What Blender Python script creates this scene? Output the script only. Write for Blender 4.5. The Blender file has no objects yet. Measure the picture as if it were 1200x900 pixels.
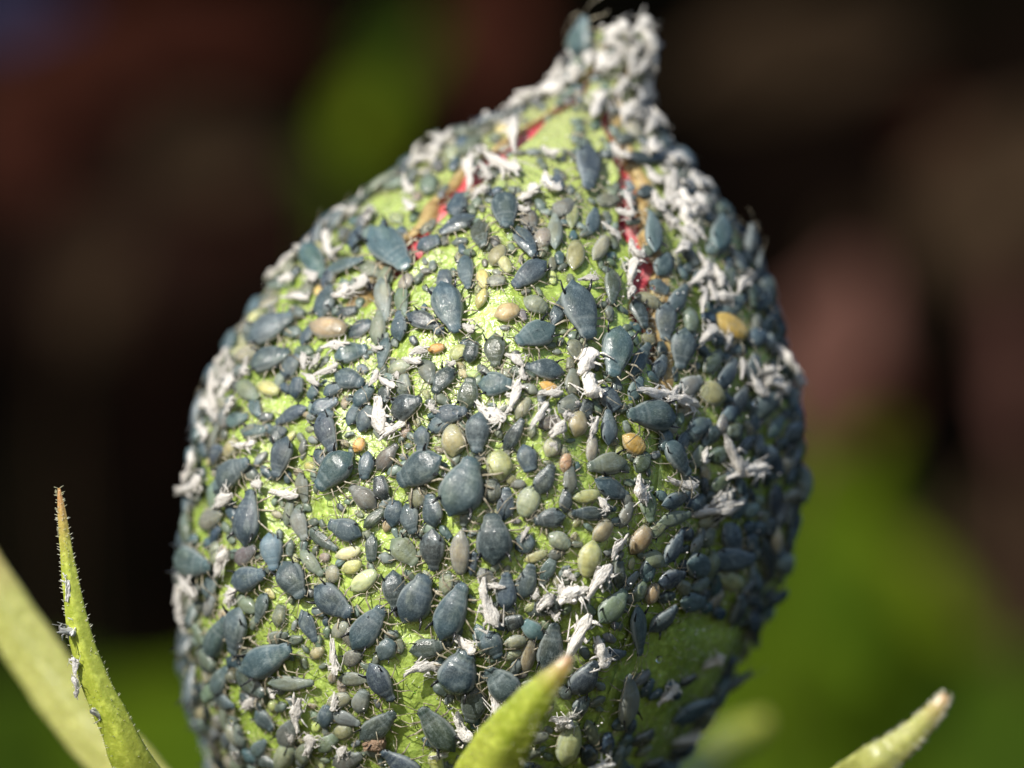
import bpy, bmesh, math, random
from math import sin, cos, pi, radians, exp, atan2, sqrt
from mathutils import Vector, Matrix
from mathutils.bvhtree import BVHTree

# ------------------------------------------------------------------ camera, sky, sun, exposure
scn = bpy.context.scene
COL = scn.collection
CAM_D = 50.0                      # camera stands this far in front of the plane of sharp focus (1 unit = about 2 mm)
cam_d = bpy.data.cameras.new("camera")
cam = bpy.data.objects.new("camera", cam_d)
COL.objects.link(cam)
cam.location = (0, -CAM_D, 0)
cam.rotation_euler = (radians(90), 0, 0)
cam_d.sensor_width = 36.0
cam_d.lens = 36.0 * CAM_D / 12.0
cam_d.clip_start = 0.5
cam_d.clip_end = 3000
cam_d.dof.use_dof = True
cam_d.dof.focus_distance = CAM_D + 0.0
cam_d.dof.aperture_fstop = 0.077
scn.camera = cam

SUN_DIR = Vector((-0.46, -0.66, 0.60)).normalized()      # towards the sun
world = bpy.data.worlds.new("World")
scn.world = world
world.use_nodes = True
wn = world.node_tree
sky = wn.nodes.new("ShaderNodeTexSky")
sky.sky_type = 'NISHITA'
sky.sun_disc = False
sky.sun_elevation = math.asin(SUN_DIR.z)
sky.sun_rotation = atan2(SUN_DIR.x, SUN_DIR.y)
wn.links.new(sky.outputs[0], wn.nodes["Background"].inputs[0])
wn.nodes["Background"].inputs[1].default_value = 0.085
sun_d = bpy.data.lights.new("sun", 'SUN')
sun_d.energy = 4.2
sun_d.angle = radians(0.5)
sun_d.color = (1.0, 0.95, 0.87)
sun = bpy.data.objects.new("sun", sun_d)
COL.objects.link(sun)
sun.rotation_euler = SUN_DIR.to_track_quat('Z', 'Y').to_euler()
scn.view_settings.view_transform = 'Standard'
scn.view_settings.look = 'None'
scn.view_settings.gamma = 1.0
scn.view_settings.use_curve_mapping = False
scn.view_settings.exposure = 0.50
scn.render.engine = 'CYCLES'
scn.cycles.use_denoising = True
scn.cycles.max_bounces = 6

rng = random.Random(7)

# ------------------------------------------------------------------ helpers
def px(x, y, Y=0.0):
    """point at depth Y seen at photograph pixel (x, y)"""
    k = (CAM_D + Y) / CAM_D / 100.0
    return Vector(((x - 600) * k, Y, (450 - y) * k))

def to_px(p):
    k = CAM_D / (CAM_D + p.y) * 100.0
    return 600 + p.x * k, 450 - p.z * k

def mesh(name, verts, faces, mats, smooth=True, idx=None):
    me = bpy.data.meshes.new(name)
    me.from_pydata([tuple(v) for v in verts], [], faces)
    for m in (mats if isinstance(mats, (list, tuple)) else [mats]):
        me.materials.append(m)
    if idx:
        me.polygons.foreach_set("material_index", idx)
    me.polygons.foreach_set("use_smooth", [smooth] * len(me.polygons))
    me.update()
    return me

def obj(name, me, parent=None):
    o = bpy.data.objects.new(name, me)
    COL.objects.link(o)
    if parent is not None:
        o.parent = parent
    return o

def tag(o, label, cat, group=None, kind=None):
    if label: o["label"] = label
    if cat: o["category"] = cat
    if group: o["group"] = group
    if kind: o["kind"] = kind
    return o

class MB:
    """collects shapes with a material index per face"""
    def __init__(self):
        self.v, self.f, self.m = [], [], []
    def add(self, vs, fs, mi=0):
        b = len(self.v)
        self.v += [Vector(q) for q in vs]
        self.f += [tuple(i + b for i in q) for q in fs]
        self.m += [mi] * len(fs)
    def tube(self, pts, rad, n=5, mi=0, flat=1.0):
        pts = [Vector(p) for p in pts]
        vs, fs = [], []
        ref = Vector((0, 0, 1))
        for i, p in enumerate(pts):
            d = (pts[min(i + 1, len(pts) - 1)] - pts[max(i - 1, 0)]).normalized()
            a = d.cross(ref)
            if a.length < 1e-3: a = d.cross(Vector((0, 1, 0)))
            a.normalize(); b = a.cross(d).normalized()
            r = rad[i] if isinstance(rad, (list, tuple)) else rad
            for k in range(n):
                t = 2 * pi * k / n
                vs.append(p + a * (r * cos(t)) + b * (r * flat * sin(t)))
        for i in range(len(pts) - 1):
            for k in range(n):
                fs.append((i * n + k, i * n + (k + 1) % n, (i + 1) * n + (k + 1) % n, (i + 1) * n + k))
        fs.append(tuple(range(n))[::-1])
        fs.append(tuple(range((len(pts) - 1) * n, len(pts) * n)))
        self.add(vs, fs, mi)
    def ball(self, c, r, nu=8, nv=5, mi=0, sq=(1, 1, 1)):
        c = Vector(c); vs = [c + Vector((0, 0, r * sq[2]))]; fs = []
        for j in range(1, nv):
            a = pi * j / nv
            for k in range(nu):
                t = 2 * pi * k / nu
                vs.append(c + Vector((r * sq[0] * sin(a) * cos(t), r * sq[1] * sin(a) * sin(t), r * sq[2] * cos(a))))
        vs.append(c - Vector((0, 0, r * sq[2])))
        for k in range(nu):
            fs.append((0, 1 + k, 1 + (k + 1) % nu))
            fs.append((len(vs) - 1, 1 + (nv - 2) * nu + (k + 1) % nu, 1 + (nv - 2) * nu + k))
        for j in range(nv - 2):
            for k in range(nu):
                fs.append((1 + j * nu + k, 1 + (j + 1) * nu + k, 1 + (j + 1) * nu + (k + 1) % nu, 1 + j * nu + (k + 1) % nu))
        self.add(vs, fs, mi)
    def mesh(self, name, mats, smooth=True):
        return mesh(name, self.v, self.f, mats, smooth, self.m)

def lerp_tab(tab, x):
    if x <= tab[0][0]: return tab[0][1:]
    for a, b in zip(tab, tab[1:]):
        if x <= b[0]:
            t = (x - a[0]) / (b[0] - a[0])
            return tuple(p + (q - p) * t for p, q in zip(a[1:], b[1:]))
    return tab[-1][1:]

# ------------------------------------------------------------------ materials
class Mat:
    def __init__(self, name):
        self.m = bpy.data.materials.new(name)
        self.m.use_nodes = True
        self.t = self.m.node_tree
        self.b = self.t.nodes["Principled BSDF"]
    def n(self, kind, **kw):
        nd = self.t.nodes.new("ShaderNode" + kind)
        for k, v in kw.items():
            if k in nd.inputs: nd.inputs[k].default_value = v
            else: setattr(nd, k, v)
        return nd
    def l(self, a, b): self.t.links.new(a, b)
    def set(self, **kw):
        for k, v in kw.items():
            self.b.inputs[k.replace("_", " ")].default_value = v
    def coords(self): return self.n("TexCoord").outputs["Object"]
    def noise(self, scale, detail=3.0, vec=None, rough=0.55):
        nd = self.n("TexNoise"); nd.inputs["Scale"].default_value = scale
        nd.inputs["Detail"].default_value = detail; nd.inputs["Roughness"].default_value = rough
        if vec is not None: self.l(vec, nd.inputs["Vector"])
        return nd
    def ramp(self, fac, stops):
        r = self.n("ValToRGB"); e = r.color_ramp.elements
        while len(e) < len(stops): e.new(0.5)
        for q, (p, c) in zip(e, stops):
            q.position = p; q.color = (*c, 1) if len(c) == 3 else c
        self.l(fac, r.inputs[0]); return r.outputs[0]
    def mix(self, fac, a, b, mode='MIX'):
        x = self.n("Mix", data_type='RGBA', blend_type=mode)
        for s, v in ((x.inputs[0], fac), (x.inputs[6], a), (x.inputs[7], b)):
            if hasattr(v, "is_output"): self.l(v, s)
            elif isinstance(v, (int, float)): s.default_value = v
            else: s.default_value = (*v, 1)
        return x.outputs[2]
    def bump(self, h, strength=0.3, dist=0.02, prev=None):
        b = self.n("Bump"); b.inputs["Strength"].default_value = strength; b.inputs["Distance"].default_value = dist
        self.l(h, b.inputs["Height"])
        if prev is not None: self.l(prev, b.inputs["Normal"])
        return b.outputs[0]

FELT0 = 8.9                       # height above the bud's foot
def mat_green(name, base, dark, tip=None, wet=True):
    M = Mat(name); co = M.coords()
    n1 = M.noise(1.1, 4, co); n2 = M.noise(9, 5, co)
    c = M.ramp(n1.outputs[0], [(0.36, dark), (0.60, base)])
    c = M.mix(M.ramp(n2.outputs[0], [(0.50, (0, 0, 0)), (0.75, (1, 1, 1))]), c, tuple(min(1, q * 1.5 + 0.02) for q in base))
    vo = M.n("TexVoronoi"); vo.inputs["Scale"].default_value = 13; M.l(co, vo.inputs["Vector"])
    c = M.mix(M.ramp(vo.outputs["Distance"], [(0.0, (0.35,) * 3), (0.30, (0, 0, 0))]), c, tuple(min(1, q * 1.7 + 0.05) for q in base))
    M.l(c, M.b.inputs["Base Color"])
    b = M.bump(n2.outputs[0], 0.35 if wet else 0.2, 0.05)
    b = M.bump(vo.outputs["Distance"], 0.40 if wet else 0.10, 0.03, b)
    M.l(b, M.b.inputs["Normal"])
    rr = M.noise(6, 3, co)
    M.l(M.ramp(rr.outputs[0], [(0.35, (0.10,) * 3), (0.7, (0.42,) * 3)]), M.b.inputs["Roughness"])
    n5 = M.noise(34, 3, co)
    b = M.bump(n5.outputs[0], 0.5 if wet else 0.25, 0.02, b)
    M.l(b, M.b.inputs["Normal"])
    if wet: M.b.inputs["Specular IOR Level"].default_value = 0.85
    if wet:                                             # the felt of fine hairs gets denser towards the bud's tip
        sx = M.n("SeparateXYZ"); M.l(co, sx.inputs[0])
        felt = M.n("MapRange"); M.l(sx.outputs[2], felt.inputs[0])
        felt.inputs[1].default_value = FELT0; felt.inputs[2].default_value = FELT0 + 2.0; felt.inputs[4].default_value = 0.65
        c = M.mix(felt.outputs[0], c, (0.40, 0.41, 0.20)); M.l(c, M.b.inputs["Base Color"])
    M.set(Subsurface_Weight=0.25, Subsurface_Radius=(0.10, 0.16, 0.03), Subsurface_Scale=0.6)
    return M

m_sepal = mat_green("sepal_green", (0.36, 0.48, 0.10), (0.22, 0.31, 0.045)).m

def mat_bract(name, base, dark, tipcol):
    M = mat_green(name, base, dark, wet=False)
    at = M.n("Attribute", attribute_name="along")
    prev = M.b.inputs["Base Color"].links[0].from_socket
    M.l(M.mix(M.ramp(at.outputs["Fac"], [(0.72, (0, 0, 0)), (0.95, (0.85,) * 3)]), prev, tipcol), M.b.inputs["Base Color"])
    return M.m
m_bract = mat_bract("bract_green", (0.35, 0.395, 0.06), (0.24, 0.30, 0.03), (0.42, 0.20, 0.10))
m_bract_back = mat_bract("bract_yellow_green", (0.33, 0.36, 0.05), (0.26, 0.30, 0.035), (0.30, 0.30, 0.06))
m_bract_pale = mat_bract("bract_pale_green", (0.35, 0.355, 0.115), (0.27, 0.285, 0.07), (0.44, 0.26, 0.14))

M = Mat("petal_red"); co = M.coords()
n = M.noise(5, 4, co)
M.l(M.ramp(n.outputs[0], [(0.35, (0.46, 0.025, 0.035)), (0.52, (0.58, 0.11, 0.13)), (0.70, (0.60, 0.28, 0.27))]), M.b.inputs["Base Color"])
M.l(M.bump(n.outputs[0], 0.4, 0.05), M.b.inputs["Normal"])
M.set(Roughness=0.35, Subsurface_Weight=0.2, Subsurface_Radius=(0.2, 0.03, 0.03), Subsurface_Scale=0.5)
m_petal = M.m

M = Mat("dry_sepal_edge"); co = M.coords()
n = M.noise(8, 4, co)
M.l(M.ramp(n.outputs[0], [(0.35, (0.24, 0.15, 0.05)), (0.6, (0.42, 0.31, 0.13)), (0.8, (0.40, 0.42, 0.16))]), M.b.inputs["Base Color"])
M.l(M.bump(n.outputs[0], 0.4, 0.05), M.b.inputs["Normal"]); M.set(Roughness=0.5)
m_edge = M.m

def mat_aphid(name, rough, sss, spec, gloss_noise=0.15, speck=0.5, tinted=False):
    """colour comes from each insect's own object colour, broken up by mottling, segment bands and wax specks"""
    M = Mat(name)
    oi = M.n("ObjectInfo"); co = M.coords()
    own = M.n("Attribute", attribute_name="tint").outputs["Color"] if tinted else oi.outputs["Color"]
    off = M.n("VectorMath", operation='MULTIPLY_ADD'); M.l(co, off.inputs[0])
    off.inputs[1].default_value = (1, 1, 1)
    sc = M.n("VectorMath", operation='SCALE'); sc.inputs[0].default_value = (37, 17, 53)
    M.l(oi.outputs["Random"], sc.inputs["Scale"]); M.l(sc.outputs[0], off.inputs[2])
    v = off.outputs[0]
    n1 = M.noise(3.2, 4, v); n2 = M.noise(26, 3, v)
    c = M.mix(1.0, own, M.ramp(n1.outputs[0], [(0.33, (0.62,) * 3), (0.68, (1.0,) * 3)]), 'MULTIPLY')
    vo = M.n("TexVoronoi"); vo.inputs["Scale"].default_value = 17; M.l(v, vo.inputs["Vector"])
    dots = M.ramp(vo.outputs["Distance"], [(0.10, (speck,) * 3), (0.22, (0, 0, 0))])
    sp = M.mix(1.0, dots, M.ramp(n1.outputs[0], [(0.45, (0, 0, 0)), (0.7, (1, 1, 1))]), 'MULTIPLY')
    c = M.mix(sp, c, (0.42, 0.46, 0.48))
    c = M.mix(M.ramp(n2.outputs[0], [(0.45, (0.04,) * 3), (0.75, (0.22,) * 3)]), c, (0.33, 0.41, 0.41))
    n8 = M.noise(4.3, 5, v, 0.7)
    c = M.mix(M.ramp(n8.outputs[0], [(0.50, (0, 0, 0)), (0.66, (0.30,) * 3)]), c, (0.30, 0.36, 0.36) if not sss else (0.55, 0.56, 0.45))   # powdery wax bloom
    sx = M.n("SeparateXYZ"); M.l(co, sx.inputs[0])
    ab = M.n("Math", operation='ABSOLUTE'); M.l(sx.outputs[0], ab.inputs[0])
    ends = M.ramp(ab.outputs[0], [(0.10, (0, 0, 0)), (0.46, (0.75 if sss else 0.45,) * 3)])      # insects are bluer at head and tail
    c = M.mix(ends, c, M.mix(1.0, c, (0.64, 0.86, 0.98) if not sss else (0.72, 0.80, 0.80), 'MULTIPLY'))
    n7 = M.noise(1.7, 2, v)
    c = M.mix(M.ramp(n7.outputs[0], [(0.5, (0, 0, 0)), (0.68, (0.35,) * 3)]), c, M.mix(1.0, c, (1.5, 1.3, 0.85), 'MULTIPLY'))
    at = M.n("Attribute", attribute_name="margin")
    c = M.mix(M.ramp(at.outputs["Fac"], [(0.0, (0, 0, 0)), (1.0, (0.5,) * 3)]), c, (0.36, 0.40, 0.39))
    M.l(c, M.b.inputs["Base Color"])
    wv = M.n("TexWave", wave_type='BANDS', bands_direction='X'); wv.inputs["Scale"].default_value = 3.2
    wv.inputs["Distortion"].default_value = 1.2; M.l(co, wv.inputs["Vector"])
    b = M.bump(n2.outputs[0], 0.25, 0.03)
    b = M.bump(wv.outputs[0], 0.025, 0.03, b)
    M.l(b, M.b.inputs["Normal"])
    M.l(M.ramp(n1.outputs[0], [(0.35, (rough - gloss_noise,) * 3), (0.65, (rough + gloss_noise,) * 3)]), M.b.inputs["Roughness"])
    M.set(Subsurface_Weight=sss, Subsurface_Radius=(0.12, 0.10, 0.05), Subsurface_Scale=0.5)
    M.b.inputs["Specular IOR Level"].default_value = spec
    n4 = M.noise(11, 3, v)
    n6 = M.noise(5.5, 2, v)
    M.l(M.bump(n6.outputs[0], 0.30, 0.10), M.b.inputs["Coat Normal"])
    wet = (0.45 if rough < 0.3 else 0.22) if sss == 0 else 0.5                  # a patchy film of honeydew
    M.l(M.ramp(n1.outputs[0], [(0.38, (wet * 0.25,) * 3), (0.58, (wet,) * 3)]), M.b.inputs["Coat Weight"])
    M.l(M.ramp(n2.outputs[0], [(0.35, (0.045,) * 3), (0.7, (0.13,) * 3)]), M.b.inputs["Coat Roughness"])
    return M.m
m_matt = mat_aphid("aphid_waxy_skin", 0.50, 0.0, 0.45)
m_shiny = mat_aphid("aphid_glossy_skin", 0.26, 0.0, 0.6, 0.08, 0.25)
m_swarm = mat_aphid("aphid_swarm_skin", 0.42, 0.0, 0.45, tinted=True)
m_pale = mat_aphid("nymph_soft_skin", 0.36, 0.6, 0.5, 0.1, 0.2)

M = Mat("insect_leg"); co = M.coords(); n = M.noise(7, 2, co)
M.l(M.ramp(n.outputs[0], [(0.35, (0.13, 0.11, 0.075)), (0.6, (0.40, 0.36, 0.26))]), M.b.inputs["Base Color"]); M.set(Roughness=0.35)
m_leg = M.m
M = Mat("insect_black"); co = M.coords(); n = M.noise(9, 2, co)
M.l(M.ramp(n.outputs[0], [(0.4, (0.008, 0.009, 0.01)), (0.7, (0.03, 0.03, 0.032))]), M.b.inputs["Base Color"]); M.set(Roughness=0.25)
m_black = M.m
M = Mat("shed_skin_white"); co = M.coords(); n = M.noise(6, 5, co)
oi = M.n("ObjectInfo")
c = M.mix(1.0, oi.outputs["Color"], M.ramp(n.outputs[0], [(0.25, (0.70, 0.63, 0.54)), (0.42, (1, 1, 1))]), 'MULTIPLY')
M.l(c, M.b.inputs["Base Color"])
M.l(M.bump(n.outputs[0], 0.7, 0.08), M.b.inputs["Normal"])
M.set(Roughness=0.5, Subsurface_Weight=0.3, Subsurface_Radius=(0.1, 0.1, 0.1), Subsurface_Scale=0.4)
m_skin = M.m
M = Mat("honeydew"); M.set(Base_Color=(1, 1, 1, 1), Roughness=0.02, IOR=1.4, Transmission_Weight=1.0)
m_drop = M.m
M = Mat("pale_hair"); co = M.coords(); n = M.noise(3, 2, co)
M.l(M.ramp(n.outputs[0], [(0.4, (0.55, 0.55, 0.36)), (0.6, (0.75, 0.74, 0.6))]), M.b.inputs["Base Color"]); M.set(Roughness=0.3)
m_hair = M.m

# ------------------------------------------------------------------ the setting: garden soil far behind, its deep shade put into the colour
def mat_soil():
    M = Mat("soil_painted_shade"); co = M.coords()
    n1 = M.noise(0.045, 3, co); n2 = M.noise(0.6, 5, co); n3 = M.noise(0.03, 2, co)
    c = M.ramp(n1.outputs[0], [(0.45, (0.0006, 0.0005, 0.0004)), (0.58, (0.004, 0.0024, 0.0017)), (0.72, (0.015, 0.0075, 0.0055))])  # brown soil; the near-black patches paint in the deep shade of the background
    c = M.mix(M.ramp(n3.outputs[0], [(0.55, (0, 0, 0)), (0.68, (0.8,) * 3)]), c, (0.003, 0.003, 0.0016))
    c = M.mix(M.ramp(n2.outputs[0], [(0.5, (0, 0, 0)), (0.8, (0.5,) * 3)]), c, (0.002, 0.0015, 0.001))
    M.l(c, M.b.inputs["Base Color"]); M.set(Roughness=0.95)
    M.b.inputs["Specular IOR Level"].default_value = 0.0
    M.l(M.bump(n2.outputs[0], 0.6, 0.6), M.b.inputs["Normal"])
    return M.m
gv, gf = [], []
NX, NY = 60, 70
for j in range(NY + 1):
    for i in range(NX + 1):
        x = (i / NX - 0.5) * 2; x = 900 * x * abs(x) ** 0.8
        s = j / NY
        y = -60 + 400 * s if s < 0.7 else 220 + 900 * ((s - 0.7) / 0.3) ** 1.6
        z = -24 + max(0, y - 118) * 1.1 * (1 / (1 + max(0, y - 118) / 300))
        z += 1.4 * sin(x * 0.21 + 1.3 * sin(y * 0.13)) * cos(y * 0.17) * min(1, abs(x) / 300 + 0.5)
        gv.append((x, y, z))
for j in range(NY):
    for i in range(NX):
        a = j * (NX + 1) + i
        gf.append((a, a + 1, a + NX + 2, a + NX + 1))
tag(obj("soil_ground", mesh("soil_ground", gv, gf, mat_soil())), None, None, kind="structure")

def mat_leaf(name, c1, c2):
    M = Mat(name); co = M.coords(); n = M.noise(0.5, 4, co)
    M.l(M.ramp(n.outputs[0], [(0.35, c1), (0.65, c2)]), M.b.inputs["Base Color"])
    M.l(M.bump(n.outputs[0], 0.4, 0.3), M.b.inputs["Normal"]); M.set(Roughness=0.8)
    M.b.inputs["Specular IOR Level"].default_value = 0.03
    return M.m
leaf_mats = {
    'green': mat_leaf("leaf_green", (0.028, 0.056, 0.003), (0.052, 0.082, 0.003)),
    'deep': mat_leaf("leaf_deep_green", (0.015, 0.031, 0.002), (0.027, 0.048, 0.003)),
    'olive': mat_leaf("leaf_olive", (0.050, 0.078, 0.003), (0.085, 0.105, 0.005)),
    'rust': mat_leaf("leaf_rust", (0.014, 0.0040, 0.0022), (0.030, 0.0085, 0.0048)),
    'mauve': mat_leaf("leaf_mauve", (0.062, 0.029, 0.022), (0.095, 0.046, 0.036)),
    'dull': mat_leaf("leaf_dull_brown", (0.015, 0.0098, 0.005), (0.034, 0.021, 0.012)),
    'violet': mat_leaf("leaf_violet", (0.010, 0.010, 0.022), (0.020, 0.018, 0.040)),
    'shade': mat_leaf("leaf_blackish", (0.0012, 0.0012, 0.0008), (0.004, 0.004, 0.003)),
}
def garden_leaf(cx, cy, Y, L, W, ang, tilt, mk, label, cat="leaf"):
    """an arched blade with a folded midrib, a stalk, and real thickness; centre at photo pixel (cx, cy), depth Y"""
    k = (CAM_D + Y) / CAM_D / 100
    L *= k; W *= k
    root = bpy.data.objects.new("garden_leaf", None); COL.objects.link(root)
    c = px(cx, cy, Y); root.location = c
    r = random.Random(int(cx * 7 + cy))
    vs, fs = [], []; nu, nv = 14, 8
    for side in (0, 1):
        for i in range(nu + 1):
            t = i / nu
            w = W * 0.5 * (sin(pi * min(1, t ** 0.8)) ** 0.75 + 0.02)
            for j in range(nv + 1):
                s = j / nv * 2 - 1
                lob = 1 + 0.10 * sin(t * 19 + s * 2)
                x = (t - 0.5) * L; y = s * w * lob
                z = 0.16 * abs(s) * w + 0.12 * L * (0.25 - (t - 0.5) ** 2) + 0.03 * L * sin(s * 4 + t * 7) - side * 0.02 * L
                vs.append(Vector((x, y, z)))
    N = (nu + 1) * (nv + 1)
    for i in range(nu):
        for j in range(nv):
            a = i * (nv + 1) + j
            fs.append((a, a + 1, a + nv + 2, a + nv + 1)); fs.append((a + N, a + N + nv + 1, a + N + nv + 2, a + N + 1))
    edge = [j for j in range(nv + 1)] + [i * (nv + 1) + nv for i in range(1, nu + 1)] + [nu * (nv + 1) + j for j in range(nv - 1, -1, -1)] + [i * (nv + 1) for i in range(nu - 1, 0, -1)]
    for a, b in zip(edge, edge[1:] + edge[:1]): fs.append((b, a, a + N, b + N))
    obj("blade", mesh("leaf_blade", vs, fs, leaf_mats[mk]), root)
    b = MB(); b.tube([(-L * 0.95, 0, -0.10 * L), (-L * 0.7, 0, -0.02 * L), (-L * 0.5, 0, 0), (0, 0, 0.03 * L), (L * 0.45, 0, 0.02 * L)], [0.02 * L, 0.02 * L, 0.018 * L, 0.012 * L, 0.004 * L], 6)
    obj("midrib", b.mesh("leaf_midrib", leaf_mats[mk]), root)
    blade_base = Vector((-L * 0.95, 0, -0.10 * L))
    # blade normal faces the camera, tilted; long axis at the given image angle
    a = radians(ang)
    X = Vector((cos(a), 0, sin(a))); Nn = Vector((0, -1, 0))
    Nn = (Nn + Vector((tilt[0], 0, tilt[1]))).normalized()
    X = (X - Nn * X.dot(Nn)).normalized(); Yv = Nn.cross(X)
    R = Matrix((X, Yv, Nn)).transposed()
    root.rotation_euler = R.to_euler()
    foot = Vector((c.x + X.x * -0.9 * L, Y + 3, -25))
    foot = R.transposed() @ (foot - c)
    sb = MB(); sb.tube([blade_base, blade_base * 0.75 + foot * 0.25 + Vector((-0.1 * L, 0, 0)), blade_base * 0.4 + foot * 0.6, foot], [0.02 * L, 0.022 * L, 0.026 * L, 0.03 * L], 6)
    obj("stalk", sb.mesh("leaf_stalk", leaf_mats[mk]), root)
    tag(root, label, cat, "blurred leaves behind the bud")
GREEN_A = [
    (1010, 800, 95, 700, 430, 30, (0.2, 0.5), 'green', "big soft green leaf filling the low corner behind the bracts beside the dark bud side"),
    (930, 660, 92, 420, 260, 100, (0.3, 0.4), 'green', "green leaf directly behind the shaded flank of the bud"),
    (1180, 880, 80, 260, 180, 120, (-0.5, 0.6), 'deep', "dark green leaf behind the short pale bract with brown tip"),
    (40, 920, 90, 520, 260, 20, (0.3, 0.6), 'deep', "dark green leaf behind the two crossing bracts at the bottom"),
    (215, 890, 84, 300, 200, 160, (0.0, 0.5), 'green', "mid green leaf showing between the crossing bracts and the bud"),
    (432, 140, 100, 120, 64, 85, (-0.2, 0.7), 'olive', "yellow green leaf glowing behind the sloping shoulder of the bud"),
    (60, 150, 90, 250, 180, 40, (-0.2, 0.4), 'rust', "rust brown leaf in the dark area high behind the bud"),
    (230, 50, 105, 380, 120, 10, (0.3, 0.5), 'rust', "dim rust leaf along the top edge of the picture"),
    (15, 15, 85, 190, 90, 0, (-0.3, 0.4), 'violet', "bluish violet leaf cut by the top corner"),
    (975, 415, 92, 250, 130, 75, (-0.2, 0.2), 'mauve', "mauve brown leaf level with the white tuft on the bud's dark flank"),
    (1175, 230, 100, 260, 190, 60, (-0.2, 0.3), 'dull', "dull brown leaf by the picture's edge above the mauve leaf"),
    (575, 40, 98, 240, 120, 90, (0.0, 0.5), 'rust', "dark reddish leaf just beside the bud's pointed tip"),
    (950, 60, 104, 330, 130, 15, (0.3, 0.2), 'dull', "dim brown leaf high up past the bud's pointed tip"),
    (1180, 660, 90, 220, 240, 95, (0.2, 0.1), 'dull', "brown leaf at the picture's edge above the big soft green leaf"),
    (250, 190, 96, 180, 120, 20, (0.2, 0.1), 'dull', "small dim brown leaf between the rust leaf and the glowing yellow green leaf"),
    (985, 540, 97, 150, 120, 50, (0.2, 0.1), 'olive', "small olive leaf under the mauve brown leaf"),
    (470, 70, 108, 150, 70, 60, (-0.1, 0.5), 'deep', "small dark green leaf above the glowing yellow green leaf"),
    (390, 215, 103, 110, 50, 120, (0.3, 0.5), 'deep', "small dark green leaf under the glowing yellow green leaf"),
    (1000, 330, 102, 150, 60, 100, (-0.3, 0.2), 'dull', "slim brown leaf above the mauve brown leaf"),
    (1020, 470, 86, 130, 60, 30, (0.4, 0.3), 'rust', "slim rust leaf overlapping the foot of the mauve brown leaf"),
    (1190, 420, 90, 260, 40, 95, (-0.3, 0.2), 'mauve', "narrow upright mauve leaf cut by the picture's edge"),
    (1100, 160, 106, 200, 60, 140, (-0.2, 0.5), 'rust', "slim rust leaf above the dull brown leaf by the edge"),
    (120, 330, 104, 180, 70, 70, (-0.3, 0.2), 'dull', "faint brown leaf under the rust brown leaf"),
    (300, 270, 99, 120, 50, 20, (-0.3, 0.3), 'rust', "faint rust leaf close to the sunny shoulder of the bud"),
    (1080, 690, 84, 190, 70, 130, (0.2, 0.4), 'olive', "slim olive leaf standing before the big soft green leaf"),
]
for a in GREEN_A: garden_leaf(*a)

# ------------------------------------------------------------------ the bud
EDGE = [(32, 718, 728), (38, 702, 746), (50, 694, 757), (70, 682, 755), (100, 654, 749), (120, 630, 750), (150, 582, 762), (170, 534, 778),
        (200, 488, 803), (250, 418, 842), (300, 361, 871), (350, 320, 889), (400, 287, 903), (450, 259, 914), (500, 242, 920),
        (550, 230, 920), (600, 222, 914), (650, 217, 904), (700, 215, 889), (750, 217, 868), (800, 224, 843), (850, 237, 812), (900, 258, 776),
        (950, 303, 738), (1000, 365, 690), (1040, 440, 635), (1060, 500, 590)]
Y0 = 3.35
K0 = (CAM_D + Y0) / CAM_D / 100
def ring(z):
    py = 450 - z / K0
    xl, xr = lerp_tab(EDGE, py)
    return ((xl + xr) / 2 - 600) * K0, (xr - xl) / 2 * K0
Z_TOP, Z_BOT = (450 - 32) * K0, (450 - 1060) * K0
def S(z, th, off=0.0):
    """surface point; th = 0 faces the camera, positive to the photo's right"""
    cx, r = ring(z)
    wob = 0.035 * r * sin(5 * th + 1.0 + z * 0.5) * (1 if z > -3 else 0.6) + 0.012 * r * sin(17 * th + z * 2.1)
    r = r + off + wob
    return Vector((cx + r * sin(th), Y0 - r * cos(th), z))
NZ, NT = 120, 160
sv = [S(Z_BOT + (Z_TOP - Z_BOT) * i / NZ, 2 * pi * j / NT - pi) for i in range(NZ + 1) for j in range(NT)]
sf = []
for i in range(NZ):
    for j in range(NT):
        a, b = i * NT + j, i * NT + (j + 1) % NT
        sf.append((a, b, b + NT, a + NT))
BVH = BVHTree.FromPolygons(sv, sf)
EYE = Vector((0, -CAM_D, 0))
def hit(x, y):
    d = (px(x, y) - EYE).normalized()
    p, n, i, dist = BVH.ray_cast(EYE, d)
    if p is None: return None, None
    return p, n
def theta_of(p):
    cx, r = ring(p.z)
    return atan2(p.x - cx, Y0 - p.y)

def seam(poly):
    pts = []
    for x, y in poly:
        p, n = hit(x, y)
        if p: pts.append((p.z, theta_of(p)))
    return sorted(pts)
seamL = seam([(668, 120), (640, 140), (600, 168), (560, 205), (525, 238), (500, 268), (478, 298), (450, 335), (430, 358), (410, 400), (395, 460)])
seamR = seam([(716, 130), (722, 170), (732, 210), (742, 255), (748, 300), (752, 340), (760, 390), (768, 450), (772, 500)])
def gapL(z):
    y = 450 - z / K0
    return 0.0 if y > 372 else 0.34 * min(1, (372 - y) / 50) * max(0.25, min(1, (y - 80) / 80))
def gapR(z):
    y = 450 - z / K0
    return 0.0 if y > 465 else 0.32 * min(1, (465 - y) / 70) * max(0.25, min(1, (y - 80) / 120))
tL = lambda z: lerp_tab(seamL, z)[0]
tR = lambda z: lerp_tab(seamR, z)[0]
def thB(k):
    return lambda z: tR(z) + (2 * pi - (tR(z) - tL(z))) * k / 4
seams = [(tL, gapL), (tR, gapR)] + [(thB(k), gapR) for k in (1, 2, 3)]
bud = bpy.data.objects.new("flower_bud", None); COL.objects.link(bud)
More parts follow.
